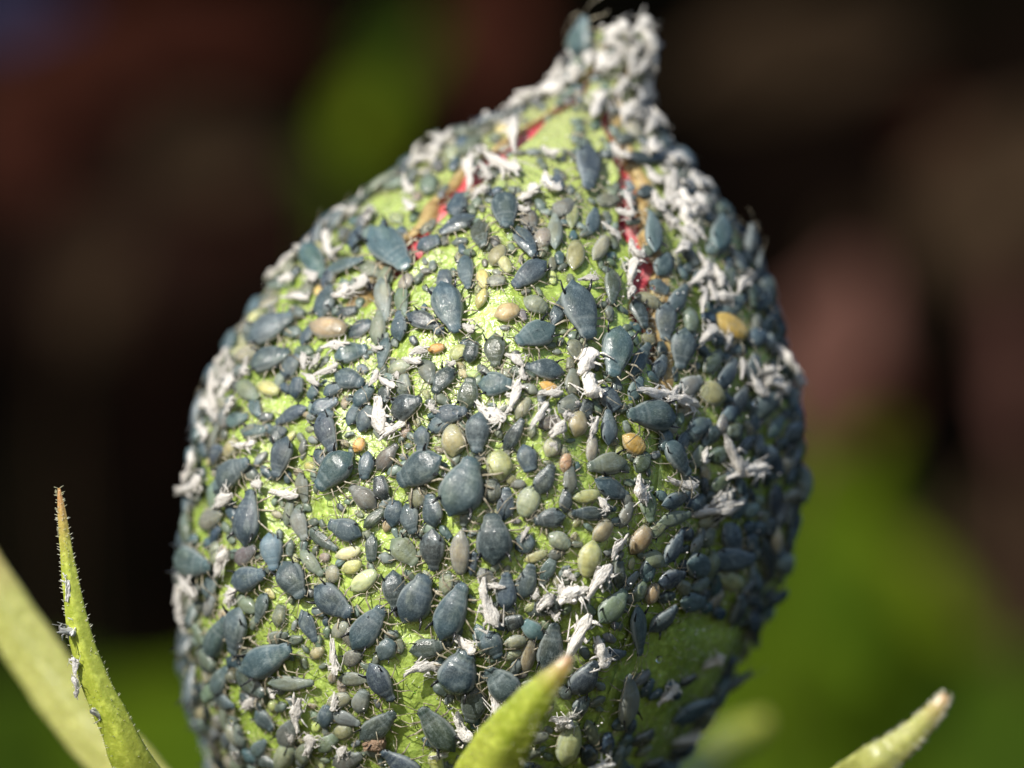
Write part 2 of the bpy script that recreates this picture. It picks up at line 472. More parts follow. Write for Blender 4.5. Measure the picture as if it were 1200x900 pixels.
bud.location = S(Z_BOT, 0) + Vector((0, 0.4, -1.2))
bud_inv = Matrix.Translation(-bud.location)
def budpart(name, me):
    me.transform(bud_inv)
    return obj(name, me, bud)
# five overlapping sepals; where their edges part, the red petals show
for q in range(5):
    (ta, ga), (tb, gb) = seams[q], seams[(q + 1) % 5]
    vs, fs, mi = [], [], []
    nz, nt = 130, 56
    for i in range(nz + 1):
        z = Z_BOT + (Z_TOP - Z_BOT) * i / nz
        cx, r = ring(z)
        a, b = ta(z), tb(z)
        if b < a: b += 2 * pi
        jit = 0.45 * sin(z * 5.3 + q) + 0.3 * sin(z * 13 + 2 * q)
        wa, wb = 0.5 * ga(z) * (1 + jit) / max(r, 0.15), 0.5 * gb(z) * (1 - jit) / max(r, 0.15)
        a += min(wa, 0.4 * (b - a)); b -= min(wb, 0.4 * (b - a))
        row = [(a, -0.16)] + [(a + (b - a) * (j / nt), 0) for j in range(nt + 1)] + [(b, -0.16)]
        for k, (th, off) in enumerate(row):
            e = min(k - 1, nt + 1 - k)
            lip = 0.05 * exp(-((e - 2) / 2.0) ** 2) if (ga(z) > 0 or gb(z) > 0) and e >= 0 else 0
            vs.append(S(z, th, off + lip))
    w = nt + 3
    for i in range(nz):
        z = Z_BOT + (Z_TOP - Z_BOT) * i / nz
        for j in range(w - 1):
            fs.append((i * w + j, i * w + j + 1, (i + 1) * w + j + 1, (i + 1) * w + j))
            mi.append(1 if (j < 4 and ga(z) > 0.02 and q == 1) or (j > w - 7 and gb(z) > 0.02 and q == 4) else 0)
    budpart("sepal", mesh("sepal", vs, fs, [m_sepal, m_edge], True, mi))
# rolled petals inside, seen through the slits
for q in range(5):
    vs, fs = [], []
    nz, nt = 70, 30
    for i in range(nz + 1):
        z = -1.5 + (Z_TOP - 0.3 + 1.5) * i / nz
        a = seams[q][0](z)
        for j in range(nt + 1):
            th = a + (j / nt - 0.5) * 1.35
            cx, r = ring(z)
            vs.append(S(z, th, -0.09 - 0.05 * (j / nt) - 0.03 * sin(j * 1.7 + z * 1.5) - 0.02 * sin(z * 9 + j) - 0.02 * (q % 2)))
    for i in range(nz):
        for j in range(nt):
            fs.append((i * (nt + 1) + j, i * (nt + 1) + j + 1, (i + 1) * (nt + 1) + j + 1, (i + 1) * (nt + 1) + j))
    budpart("petal", mesh("petal", vs, fs, m_petal))
b = MB()
base = S(Z_BOT, 0) + Vector((0, 0.4, 0)); base.y = Y0
b.tube([base + Vector((0, 0, 0.6)), base, base + Vector((0.1, 0.1, -2)), base + Vector((0.5, 0.5, -9)), base + Vector((1.5, 2, -20))], [0.6, 0.75, 0.42, 0.45, 0.6], 12)
budpart("stem", b.mesh("stem", m_bract))

def bract(pts, label, hairs=True, flat=0.45, seed=1, mat=None):
    """narrow outer leaf of the bud: pts = (photo x, photo y, width in photo pixels, depth), tip first"""
    r = random.Random(seed)
    P = [px(x, y, Y) for x, y, w, Y in pts]; Wd = [w * (CAM_D + p[3]) / CAM_D / 200 for p, w in zip(pts, [q[2] for q in pts])]
    # resample
    n = 44; n_s = len(P) - 1; cen, rad = [], []
    for i in range(n + 1):
        t = i / n * n_s; k = min(int(t), n_s - 1); f = t - k
        p0, p1, p2, p3 = P[max(k - 1, 0)], P[k], P[k + 1], P[min(k + 2, n_s)]
        cen.append(0.5 * ((2 * p1) + (p2 - p0) * f + (2 * p0 - 5 * p1 + 4 * p2 - p3) * f * f + (3 * p1 - p0 - 3 * p2 + p3) * f ** 3))
        rad.append((Wd[k] + (Wd[k + 1] - Wd[k]) * f) * (0.95 + 0.02 * sin(i * 1.3 + seed)))
    m = 24; vs, fs, att = [], [], []
    hb = MB()
    for i, (c, w) in enumerate(zip(cen, rad)):
        d = (cen[min(i + 1, n)] - cen[max(i - 1, 0)]).normalized()
        side = d.cross(Vector((0, -1, 0))).normalized(); up = side.cross(d).normalized()
        if up.y > 0: up = -up
        for k in range(m):
            a = 2 * pi * k / m
            rid = 1 + 0.07 * cos(4 * a) + (0.18 * exp(-((a - pi / 2) / 0.3) ** 2))
            vs.append(c + side * w * cos(a) * rid + up * w * flat * sin(a) * rid)
            att.append(1 - i / n)
        if hairs and w > 0.02:
            for _ in range(9):
                a = r.uniform(-0.3, pi + 0.3)
                if r.random() < 0.35: a = r.choice((0, pi)) + r.uniform(-0.3, 0.3)
                nrm = (side * cos(a) + up * sin(a) * 1.3).normalized()
                s = c + side * w * cos(a) + up * w * flat * sin(a) + d * r.uniform(-0.05, 0.05)
                l = r.uniform(0.012, 0.045)
                tip = s + nrm * l - d * l * 0.6
                hb.tube([s - nrm * 0.01, tip], [0.006, 0.002], 3)
    for i in range(n):
        for k in range(m):
            fs.append((i * m + k, i * m + (k + 1) % m, (i + 1) * m + (k + 1) % m, (i + 1) * m + k))
    fs.append(tuple(range(m))[::-1]); fs.append(tuple(range(n * m, n * m + m)))
    me = mesh("bract", vs, fs, mat or m_bract)
    at = me.attributes.new("along", 'FLOAT', 'POINT'); at.data.foreach_set("value", att)
    o = budpart("bract", me)
    if label: o["label"] = label
    if hb.v:
        hm = hb.mesh("bract_hair", m_hair); hm.transform(bud_inv)
        h = obj("hair", hm, o); h["kind"] = "stuff"
    return BVHTree.FromPolygons(vs, fs)
B_LEFT = bract([(69, 572, 3, 0.1), (73, 605, 11, 0.1), (77, 640, 14, 0.1), (84, 690, 21, 0.1), (94, 745, 28, 0.1), (112, 800, 34, 0.15), (136, 850, 39, 0.25),
                (163, 905, 47, 0.5), (250, 1000, 60, 1.4), (470, 1085, 80, 2.6)], "hairy green bract in sharp focus with brown tip", True, 0.5, 3)
bract([(-90, 520, 8, 4.5), (-30, 640, 40, 4.5), (20, 735, 62, 4.4), (75, 815, 68, 4.2), (135, 885, 72, 4.0), (220, 965, 80, 3.8), (480, 1080, 90, 3.4)], "blurred bract crossing behind the sharp one", False, 0.35, 5, m_bract_pale)
bract([(668, 770, 8, -2.1), (655, 787, 21, -2.1), (633, 812, 37, -2.0), (608, 845, 54, -1.8), (585, 880, 68, -1.5), (563, 930, 80, -1.0), (550, 1000, 90, 0.2), (545, 1075, 90, 2.4)],
      "stout bract standing in front of the bud with orange tip", True, 0.4, 8)
bract([(1109, 815, 10, -2.2), (1098, 830, 20, -2.2), (1075, 855, 28, -2.1), (1048, 878, 36, -2.0), (1010, 905, 48, -1.8), (900, 980, 70, 0.5), (600, 1080, 90, 3.0)], "pale bract with brown tip reaching away from the bud", True, 0.4, 11, m_bract_pale)
bract([(900, 843, 16, 15), (876, 858, 38, 14.8), (845, 880, 52, 14), (800, 930, 60, 11), (600, 1080, 90, 4.0)], "blurred yellow green bract behind the bud", False, 0.4, 13, m_bract_back)
tag(bud, "fat green flower bud with red petal slits, swarming with aphids, held in narrow bracts", "flower bud")

# ------------------------------------------------------------------ insect shapes (unit length along X with the head at +X, unit width along Y)
def body_shape(seed, kind):
    r = random.Random(seed)
    nt, nf = 26, 18
    if kind == 'adult':
        prof = [(0, 0.10), (0.03, 0.19), (0.08, 0.235), (0.13, 0.24), (0.16, 0.235), (0.20, 0.29), (0.30, 0.375), (0.42, 0.455), (0.53, 0.492), (0.65, 0.50), (0.76, 0.44), (0.85, 0.325), (0.915, 0.19), (0.95, 0.10), (0.985, 0.085), (1.0, 0.02)]
        hmul, grooves = 0.86, (0.135, 0.205, 0.30, 0.40, 0.50, 0.60, 0.70)
    elif kind == 'slim':
        prof = [(0, 0.14), (0.03, 0.25), (0.09, 0.33), (0.14, 0.335), (0.18, 0.345), (0.30, 0.42), (0.45, 0.48), (0.60, 0.50), (0.73, 0.45), (0.84, 0.33), (0.92, 0.20), (0.96, 0.11), (1.0, 0.03)]
        hmul, grooves = 0.9, (0.15, 0.25, 0.36, 0.47, 0.58, 0.69)
    else:
        prof = [(0, 0.12), (0.04, 0.24), (0.10, 0.31), (0.2, 0.40), (0.35, 0.475), (0.52, 0.50), (0.67, 0.47), (0.80, 0.37), (0.90, 0.22), (0.96, 0.11), (1.0, 0.03)]
        hmul, grooves = 0.95, (0.14, 0.26, 0.38)
    belly = r.uniform(-0.12, 0.10); asym = r.uniform(-0.07, 0.07); headw = r.uniform(0.85, 1.2); sag = r.uniform(-0.05, 0.08); hh = hmul * r.uniform(0.85, 1.1)
    bend = r.uniform(-0.22, 0.22)
    ts = [0.0, 0.015] + [0.015 + 0.985 * (i / (nt - 2)) for i in range(1, nt - 1)]
    vs, fs, mar = [], [], []
    for t in ts:
        w = lerp_tab(prof, min(1, max(0, t)))[0]
        w *= (1 + belly * sin(pi * t)) * (headw + (1 - headw) * min(1, t / 0.4))
        g = sum(exp(-((t - tg) / 0.016) ** 2) for tg in grooves)
        strong = 0.8 if t < 0.34 else 0.12
        for k in range(nf):
            a = 2 * pi * k / nf
            ca, sa = cos(a), sin(a)
            rim = 1 + 0.05 * exp(-((abs(abs(ca) - 1)) / 0.06) ** 2)
            y = w * rim * (abs(ca) ** (0.78 if kind != 'nymph' else 0.9)) * (1 if ca >= 0 else -1)
            z = (w * hh * (abs(sa) ** (0.72 if kind != 'nymph' else 0.9)) * (1 - 0.085 * strong * g)) if sa >= 0 else w * 0.42 * sa
            if sa > 0.1: z += 0.012 * sin(9 * t + 3 * ca + seed) + 0.02 * exp(-((abs(ca) - 0.5) / 0.15) ** 2) * (0.5 if t > 0.3 else 0)
            y += bend * ((t - 0.5) ** 2 - 0.1) + asym * sin(pi * t) * 0.3
            vs.append((0.5 - t, y, z + 0.23 + sag * sin(2 * pi * t)))
            e = exp(-((abs(ca) - 0.93) / 0.06) ** 2) if sa >= 0.0 else 0.2
            mar.append(min(1, e * 0.9 + (0.38 * g if 0.1 < t < 0.36 and sa > 0 else 0) * (1 if kind != 'nymph' else 0.3)))
    n = len(ts)
    for i in range(n - 1):
        for k in range(nf):
            fs.append((i * nf + k, (i + 1) * nf + k, (i + 1) * nf + (k + 1) % nf, i * nf + (k + 1) % nf))
    fs.append(tuple(range(nf))); fs.append(tuple(range((n - 1) * nf, n * nf))[::-1])
    return vs, fs, mar

def add_legs(b, seed, reach=1.0):
    r = random.Random(seed * 13 + 1)
    for sgn in (-1, 1):
        for x0, dx in ((0.27, 0.30), (0.16, 0.02), (0.05, -0.30)):
            y0 = sgn * 0.25
            q = reach * r.uniform(0.35, 0.85)
            k = (x0 + dx * 0.6 * q, sgn * (0.50 + 0.20 * q), 0.32 + r.uniform(-.08, .1))
            f = (x0 + dx * 1.35 * q, sgn * (0.62 + 0.42 * q * r.uniform(0.7, 1.1)), 0.03)
            e = (f[0] + dx * 0.25, f[1] + sgn * 0.08, -0.01)
            b.tube([(x0, y0, 0.18), k, f, e], [0.022, 0.018, 0.012, 0.008], 5, 1)
def add_eyes(b, kind):
    y = {'adult': 0.20, 'slim': 0.27, 'nymph': 0.24}[kind]
    for s in (-1, 1): b.ball((0.44, s * y, 0.30), 0.035, 6, 4, 2)

SKIN = {'matt': m_matt, 'shiny': m_shiny, 'pale': m_pale}
BODIES = {}
for kind, nvar in (('adult', 12), ('slim', 12), ('nymph', 8)):
    for skin in SKIN:
        if skin == 'pale' and kind == 'adult': continue
        if skin != 'pale' and kind == 'nymph': continue
        for s in range(nvar):
            b = MB(); v, f, mar = body_shape(s * 7 + len(kind), kind); b.add(v, f, 0)
            add_legs(b, s, 1.0); add_eyes(b, kind)
            me = b.mesh("aphid_body", [SKIN[skin], m_leg, m_black])
            at = me.attributes.new("margin", 'FLOAT', 'POINT')
            at.data.foreach_set("value", mar + [0.0] * (len(b.v) - len(mar)))
            BODIES[(kind, skin, s)] = me
def antenna_mesh(seed):
    r = random.Random(seed); b = MB()
    sgn = 1 if seed % 2 else -1
    back = r.random() < 0.6
    if back: p = [(0.46, sgn * 0.10, 0.30), (0.55, sgn * 0.22, 0.42), (0.44, sgn * 0.42, 0.50), (0.20, sgn * (0.56 + r.uniform(-.05, .1)), 0.50), (-0.02, sgn * (0.62 + r.uniform(-.1, .1)), 0.45)]
    else: p = [(0.46, sgn * 0.10, 0.30), (0.56, sgn * 0.20, 0.40), (0.70, sgn * 0.36, 0.36), (0.84, sgn * (0.56 + r.uniform(-.1, .1)), 0.22)]
    b.tube(p, [0.018, 0.014, 0.011, 0.009, 0.005][:len(p)], 5)
    return b.mesh("antenna", [m_leg])
ANT = [antenna_mesh(s) for s in range(8)]
def corn_mesh(seed):
    sgn = 1 if seed % 2 else -1; b = MB(); r = random.Random(seed)
    q = r.uniform(0.8, 1.25)
    b.tube([(-0.26, sgn * 0.36, 0.42), (-0.31, sgn * 0.43, 0.52), (-0.33 - 0.07 * q, sgn * 0.48, 0.58 + 0.08 * q)], [0.050, 0.034, 0.026], 6)
    return b.mesh("cornicle", [m_black])
CORN = [corn_mesh(s) for s in range(4)]

def husk_mesh(seed):
    """a shed skin: an open, crumpled, split sack with the empty legs still hanging on"""
    r = random.Random(seed); b = MB()
    nt, nf = 15, 10; vs, fs = [], []
    ph = [r.uniform(0, 6.28) for _ in range(6)]
    cv = r.uniform(-0.5, 0.5) if seed % 3 else r.choice((-1.0, 1.0))
    for i in range(nt):
        t = i / (nt - 1)
        w = (0.28 + 0.22 * sin(pi * min(1, 0.2 + t * 0.9))) * (1 - 0.45 * (t ** 6)) * (0.45 if i == 0 else 0.8 if i == 1 else 1)
        w *= 1 + 0.24 * sin(t * 11 + ph[0]) * r.uniform(0.3, 1)
        for k in range(nf):
            a = 2 * pi * k / (nf - 1) * 0.86 + 0.2
            q = 1 + 0.25 * sin(3 * a + ph[1] + t * 7) + r.uniform(-0.16, 0.16)
            vs.append((0.5 - t, w * q * cos(a) + cv * ((t - 0.5) ** 2 - 0.08) * 1.6, 0.3 + w * 0.75 * q * sin(a) + 0.08 * sin(t * 5 + ph[2])))
    for i in range(nt - 1):
        for k in range(nf - 1):
            fs.append((i * nf + k, (i + 1) * nf + k, (i + 1) * nf + k + 1, i * nf + k + 1))
    # inner side, so that the sack has a wall
    base = len(vs)
    vs += [(x * 0.97, y * 0.82, (z - 0.3) * 0.82 + 0.3) for x, y, z in vs]
    fs += [tuple(base + q for q in f[::-1]) for f in fs[:]]
    for i in range(nt - 1):
        for k in (0, nf - 1):
            a, c = i * nf + k, (i + 1) * nf + k
            fs.append((a, c, c + base, a + base))
    b.add(vs, fs)
    for _ in range(6):
        x = r.uniform(-0.05, 0.42); s = r.choice((-1, 1))
        b.tube([(x, s * 0.2, 0.25), (x + r.uniform(-.2, .25), s * r.uniform(.55, .85), r.uniform(.2, .6)), (x + r.uniform(-.3, .45), s * r.uniform(.8, 1.5), r.uniform(0, .5))], [0.05, 0.035, 0.02], 4)
    for _ in range(5):                               # flaky tatters
        c = Vector((r.uniform(-.5, .5), r.uniform(-.4, .4), r.uniform(.2, .75)))
        b.ball(c, r.uniform(.06, .15), 6, 4, 0, (r.uniform(.6, 1.6), r.uniform(.5, 1.2), r.uniform(.4, 1)))
    return b.mesh("shed_skin", [m_skin])
HUSK = [husk_mesh(s) for s in range(14)]

# ------------------------------------------------------------------ colours
PAL = {
    'b': ((0.043, 0.068, 0.082), "slate blue"), 'd': ((0.024, 0.043, 0.060), "dark navy"), 'k': ((0.025, 0.033, 0.032), "charcoal"),
    't': ((0.056, 0.090, 0.097), "teal grey"), 'g': ((0.150, 0.165, 0.100), "grey green"), 's': ((0.185, 0.200, 0.165), "pale grey"),
    'o': ((0.050, 0.060, 0.022), "dark olive"), 'n': ((0.31, 0.285, 0.19), "tan"), 'm': ((0.36, 0.335, 0.16), "olive tan"),
    'y': ((0.62, 0.55, 0.20), "yellow"), 'a': ((0.62, 0.38, 0.08), "amber"), 'c': ((0.78, 0.74, 0.42), "cream"),
    'p': ((0.50, 0.33, 0.19), "salmon"), 'v': ((0.125, 0.120, 0.095), "brownish grey"), 'l': ((0.46, 0.50, 0.17), "yellow green"),
    'B': ((0.038, 0.052, 0.038), "bottle green"), 'P': ((0.12, 0.20, 0.21), "pale teal"),
}
PALE = set('nmyacpl')
GLOSSY = set('okB')
# photo x, y, length, width (photo pixels), direction of the head (degrees, counter-clockwise from the photo's right), colour ; own label | how others refer to it
DATA = """
693 50 54 46 92 t; plump teal grey aphid clinging to the very tip of the bud|the aphid on the bud's tip
685 202 50 29 -90 b; slate blue aphid alone on bare green just under the pointed tip|the lone aphid under the pointed tip
460 298 60 38 -48 t; big pear shaped teal grey aphid beside the lower end of the red slit|the pear shaped aphid by the red slit
676 368 70 39 -75 d; large dark navy aphid with two black spikes pointing up toward the tip|the large spiked aphid
527 366 60 35 -73 b; slate blue aphid head down with two short black spikes, beside the bare green|the spiky aphid on the bare green
388 388 42 26 -10 m; olive tan nymph among slate aphids on the sunny shoulder|the olive tan nymph on the shoulder
850 385 42 29 -30 a; big amber nymph beside the dried white skins on the shaded flank|the big amber nymph
831 463 31 27 160 m; round olive tan nymph under the big amber nymph|the round olive tan nymph
740 520 29 22 -35 a; small bright amber nymph just below a level slate aphid|the small bright amber nymph
585 547 34 29 100 m; round swollen olive tan aphid beside the broadest blue aphid|the round swollen olive aphid
620 587 38 25 -110 n; oval swollen tan aphid between two slate aphids at mid bud|the oval swollen tan aphid
543 572 70 47 68 t; broadest aphid of all, teal grey, head up, at the middle of the bud|the broadest aphid
579 632 58 39 92 d; dark navy aphid head up, straight below the round swollen one|the dark navy aphid at mid bud
428 681 36 20 35 c; cream nymph lying alone on shiny bare green|the larger cream nymph
409 648 28 14 15 c; smaller slim cream nymph just above the larger cream one|the smaller cream nymph
757 490 58 33 180 b; slate blue aphid lying level under a long white skin|the level slate aphid
498 550 56 39 210 b; broad shiny slate aphid with a bright glint, beside the broadest aphid|the broad shiny slate aphid
488 700 60 39 65 b; big slate blue aphid head up on the bright green strip|the big green-strip aphid
533 715 66 36 68 d; long dark navy aphid head up beside a standing white skin|the long navy aphid
435 735 56 32 55 d; dark navy aphid head up, alone at the edge of the bright green strip|the navy aphid edging the green strip
300 608 64 37 82 b; large slate aphid head up on the sunny flank|the large sunny slate aphid
322 646 44 25 -85 P; smooth pale teal aphid just below the large slate one on the sunny flank|the pale teal aphid
747 633 36 23 60 p; salmon pink nymph with a glint, right half of the bud|the salmon nymph
687 653 42 29 -100 l; yellow green plump nymph above two white skins|the plump yellow green nymph
663 867 48 29 75 m; swollen olive tan aphid hanging beside the stout front bract|the swollen aphid beside the front bract
728 817 58 30 90 s; pale grey see-through aphid with splayed legs, low on the bare shaded green|the see-through grey aphid
875 792 52 36 25 b; plump slate aphid jutting out of the outline low on the shaded flank|the jutting slate aphid
807 828 52 29 25 b; slate aphid low on the shaded flank, below the jutting one|the low slate aphid on the shaded flank
902 628 32 21 -70 c; whitish cream nymph on the dark shaded flank|the whitish nymph
205 807 58 26 80 d; blurred navy aphid standing out from the sunny outline|the navy aphid on the sunny outline
640 708 44 23 205 B; glossy ribbed bottle green aphid beside crumpled white skins|the ribbed bottle green aphid
643 757 56 29 80 k; big charcoal aphid with glinting dots, just behind the tip of the front bract|the charcoal aphid behind the bract tip
317 457 26 16 -25 y; yellow nymph above bare green on the sunny flank|the yellow nymph on the sunny flank
320 772 56 35 25 b; broad slate aphid head up and outward, low on the sunny flank|the low broad aphid on the sunny flank
540 783 52 43 65 d; round dark navy aphid with a white skin across its head|the round navy aphid
446 847 50 25 38 B; bottle green aphid rearing over an empty brown husk|the aphid rearing over the husk
513 852 58 33 130 B; dark bottle green aphid at the foot of the stout front bract|the dark aphid below the front bract
235 660 58 33 -15 t; blurred teal grey aphid lying across the sunny outline|the teal aphid across the sunny outline
482 478 40 31 20 k; fat brownish charcoal aphid over the upper bare green patch|the fat charcoal aphid
852 653 48 27 0 b; slate aphid lying level on the shaded flank, above an olive tan nymph|the level aphid on the shaded flank
397 553 54 36 228 b; stout slate aphid facing down and outward on the sunny half|the stout slate aphid
395 703 52 33 -38 d; dark navy aphid below the larger cream nymph|the navy aphid below the cream nymph
322 390 58 35 28 t; large blurred teal aphid on the sunny shoulder|the large teal aphid on the sunny shoulder
718 417 60 37 -100 t; teal grey aphid head down, above the level slate aphid|the head-down teal aphid
741 737 56 27 -90 b; slim slate aphid head down on bare green of the shaded half|the slim slate aphid on shaded green
588 798 48 35 135 b; slate aphid half hidden behind the stout front bract|the slate aphid behind the front bract
712 710 46 31 50 g; grey green plump aphid with a green belly above a white skin|the plump grey green aphid
593 253 46 30 -85 d; dark navy aphid just under the red slit|the navy aphid under the red slit
893 473 42 28 40 t;
"""
MORE = """
522 332 24 19 90 b;548 322 43 20 -80 b;498 379 38 21 -20 k;515 390 13 12 0 b;566 278 35 22 -75 o;538 246 28 24 80 d;538 267 45 25 205 b;504 289 28 22 20 b;504 270 22 18 60 v;
615 288 40 24 -60 t;620 324 44 26 215 b;635 284 23 19 70 n;620 262 30 20 -80 v;650 274 42 18 90 s;670 252 38 16 88 m;674 302 36 20 85 m;584 302 26 20 60 m;592 312 22 14 -60 y;567 328 22 14 -80 y;566 352 24 14 70 y;582 332 22 18 0 s;594 369 30 21 20 p;626 360 30 20 -30 n;
714 339 42 21 -95 o;710 238 27 20 5 g;693 262 27 16 80 b;660 248 26 22 40 s;700 294 32 16 60 n;760 278 50 24 90 t;775 313 28 22 60 d;771 338 24 18 -30 b;792 352 36 20 60 b;746 370 36 24 -75 k;778 378 42 26 -90 t;840 278 44 30 80 t;812 264 38 20 75 g;846 332 34 25 50 o;852 360 42 22 30 t;
652 220 22 18 90 b;562 150 46 24 15 d;597 137 22 16 40 d;430 222 46 26 40 g;467 203 16 14 60 d;421 280 42 19 80 d;400 262 30 18 70 t;670 78 24 17 35 k;625 105 26 18 20 v;778 185 42 19 8 k;805 222 28 20 70 k;827 240 26 18 60 n;
838 290 26 22 40 t;877 285 46 29 80 b;882 312 42 24 70 d;890 347 36 28 80 o;907 345 28 20 85 k;828 316 26 18 80 g;
380 262 42 25 60 b;372 284 36 22 40 d;346 282 42 27 80 t;372 312 46 27 -60 t;408 316 46 20 15 t;390 328 30 20 60 d;386 358 38 30 80 b;408 368 26 16 10 k;364 394 30 18 60 b;424 388 32 21 20 t;454 330 26 22 80 g;454 354 46 22 -85 s;474 355 38 18 -80 g;478 334 22 18 60 n;446 386 38 22 80 g;472 384 32 22 90 t;436 318 26 18 -30 g;318 360 28 20 20 n;282 386 28 20 60 n;302 376 22 16 40 y;362 342 28 18 60 g;
322 427 48 34 15 b;345 432 36 26 50 b;353 457 24 22 80 d;370 462 18 16 80 b;392 460 22 18 30 b;345 487 40 17 205 b;382 478 34 20 25 b;384 497 30 20 60 b;328 508 22 14 200 d;293 460 30 20 -40 g;302 480 26 17 -60 t;280 493 24 18 20 t;262 493 32 20 60 t;248 467 30 20 40 v;237 487 52 28 80 b;300 507 30 17 0 t;293 417 26 20 20 n;
413 417 38 27 20 t;412 448 36 25 -20 t;452 415 38 18 -100 b;428 467 30 21 50 b;415 488 28 16 70 b;432 493 32 22 60 t;453 463 22 18 -90 k;477 453 26 20 90 s;472 433 26 19 20 n;503 438 30 18 -70 v;521 447 38 23 235 k;555 415 25 21 80 k;582 412 38 24 -90 o;550 463 38 24 80 o;582 452 38 27 0 b;530 487 38 23 10 b;562 508 48 28 -95 b;512 410 20 12 10 a;538 415 24 17 40 l;515 500 26 18 20 b;497 515 30 21 -90 b;532 517 36 27 90 m;
624 396 50 30 205 t;637 435 44 25 170 b;672 412 28 20 -60 g;653 368 36 16 70 b;668 450 30 18 85 g;747 423 42 18 60 b;742 457 30 18 60 t;712 468 32 23 -55 b;770 432 28 18 70 b;642 455 24 13 -20 a;663 477 26 20 40 v;683 483 26 20 70 k;673 498 28 25 80 m;642 496 26 16 20 v;613 480 28 17 60 n;604 510 42 17 58 k;710 502 40 20 90 t;612 438 30 14 -20 o;
796 410 46 27 -95 t;893 383 26 22 40 b;805 452 30 23 30 s;848 440 36 20 60 d;878 435 36 26 80 k;832 425 32 20 50 o;885 492 40 18 50 d;815 500 30 20 20 b;842 498 24 18 80 s;925 507 28 22 40 k;862 470 36 20 65 k;905 500 30 18 50 t;
337 538 48 31 -108 b;325 512 24 16 90 k;280 555 48 29 30 t;260 533 30 22 30 b;300 508 28 18 0 g;354 615 38 20 -72 s;380 633 38 14 -35 B;390 508 46 27 -70 b;378 538 24 18 -60 d;340 602 30 14 80 g;358 572 34 18 -80 g;233 508 34 24 70 t;257 517 34 24 60 g;252 608 30 22 30 n;407 620 38 26 160 b;
430 546 32 19 -100 t;456 536 38 20 50 v;422 523 18 14 60 a;577 575 28 23 95 g;593 590 38 20 85 b;449 572 28 20 100 k;427 583 38 21 140 v;463 602 30 21 80 d;483 608 36 23 -72 b;510 598 38 26 100 b;440 608 32 15 40 o;492 582 28 22 70 g;512 642 48 31 -90 k;475 647 40 27 -45 g;542 645 50 22 -92 n;437 642 32 15 -90 B;414 664 24 15 20 l;
619 537 32 23 -75 b;638 562 38 22 62 k;646 525 26 20 60 n;690 527 32 14 85 n;708 545 44 27 188 g;750 543 26 22 60 o;713 573 44 23 -25 d;685 582 30 15 10 l;667 563 32 17 90 v;662 543 22 14 80 p;645 607 36 24 190 k;662 587 28 15 85 k;687 602 36 16 178 k;730 603 32 17 68 s;702 622 28 21 50 m;615 637 24 21 30 b;655 633 28 20 -30 n;757 593 38 20 -85 g;768 620 30 17 40 g;
785 538 48 28 -60 b;788 585 38 18 20 t;787 607 36 17 15 g;785 640 44 21 60 b;810 637 22 19 60 s;853 627 36 24 -60 t;825 630 24 19 60 g;902 538 38 20 -60 b;892 547 26 18 80 b;928 538 24 19 70 k;903 585 42 23 -80 b;863 593 34 19 60 t;923 580 23 15 20 n;922 605 30 20 80 k;842 565 32 18 30 o;813 537 26 20 60 g;823 553 22 14 -60 n;796 518 28 17 60 k;812 508 28 18 20 b;870 520 26 18 40 k;885 525 30 18 80 k;840 600 26 18 40 k;880 560 26 18 70 k;
253 685 38 23 70 t;297 678 40 28 15 b;347 680 48 31 -58 b;310 712 36 20 -110 t;330 722 26 17 80 g;363 733 40 18 -65 b;285 737 54 35 -100 b;260 745 46 25 70 b;235 723 42 29 30 t;215 760 40 26 50 k;367 660 38 18 -50 g;292 650 32 20 30 v;328 745 26 15 20 g;250 710 26 18 60 s;
463 692 46 27 -85 k;453 760 26 21 60 t;502 758 42 23 12 B;525 683 28 17 85 n;570 677 28 19 -60 v;415 770 24 18 30 v;402 737 24 17 40 n;412 743 28 20 -60 v;393 673 22 17 80 n;555 660 28 11 80 b;565 748 36 18 -70 t;
593 692 44 23 90 b;617 681 42 23 72 b;643 665 36 15 62 t;627 652 28 13 18 m;600 728 26 19 20 k;623 737 28 19 140 P;602 750 26 17 10 n;598 767 24 11 15 n;577 753 34 24 -60 b;618 768 44 17 80 n;721 673 32 18 90 o;735 682 30 14 50 s;745 693 26 18 60 g;755 663 32 18 62 b;715 765 28 17 5 t;682 788 48 29 60 d;761 695 26 19 70 p;
783 675 32 23 20 b;813 662 44 29 -10 t;850 678 32 20 -25 m;893 652 46 18 -75 k;817 683 24 18 30 s;807 705 38 22 0 t;835 702 30 15 62 n;773 723 42 24 45 t;860 712 38 24 85 t;765 655 30 18 -20 g;757 670 26 17 60 t;870 690 26 18 60 k;885 690 24 16 40 k;
802 793 24 16 30 k;680 823 24 17 50 t;692 858 32 15 -70 g;627 862 26 15 10 n;608 897 34 20 10 d;750 862 30 22 40 k;760 890 30 22 0 k;800 870 36 22 30 k;
451 795 50 29 -60 d;417 794 36 17 0 g;555 823 40 28 -100 B;475 890 56 30 145 d;425 820 28 20 70 s;398 820 28 18 20 n;407 840 34 18 -20 s;402 856 24 18 20 m;408 888 36 22 20 v;507 868 26 15 -20 t;510 890 26 16 -70 y;383 838 26 18 80 b;
345 798 50 19 0 g;300 797 46 28 -45 B;297 820 30 20 -30 k;313 842 30 21 -50 b;342 857 34 24 60 v;247 793 28 17 -80 n;238 810 30 20 50 b;222 817 28 20 60 v;263 797 34 24 60 t;267 820 30 20 -20 b;232 852 38 23 -40 b;257 875 30 18 -60 n;262 845 30 20 20 v;273 865 34 19 60 b;283 878 30 20 70 b;307 875 24 18 50 t;250 895 34 22 40 b;337 883 34 22 60 n;313 890 32 18 -20 k;360 880 26 20 60 g;385 870 26 18 40 g;
"""
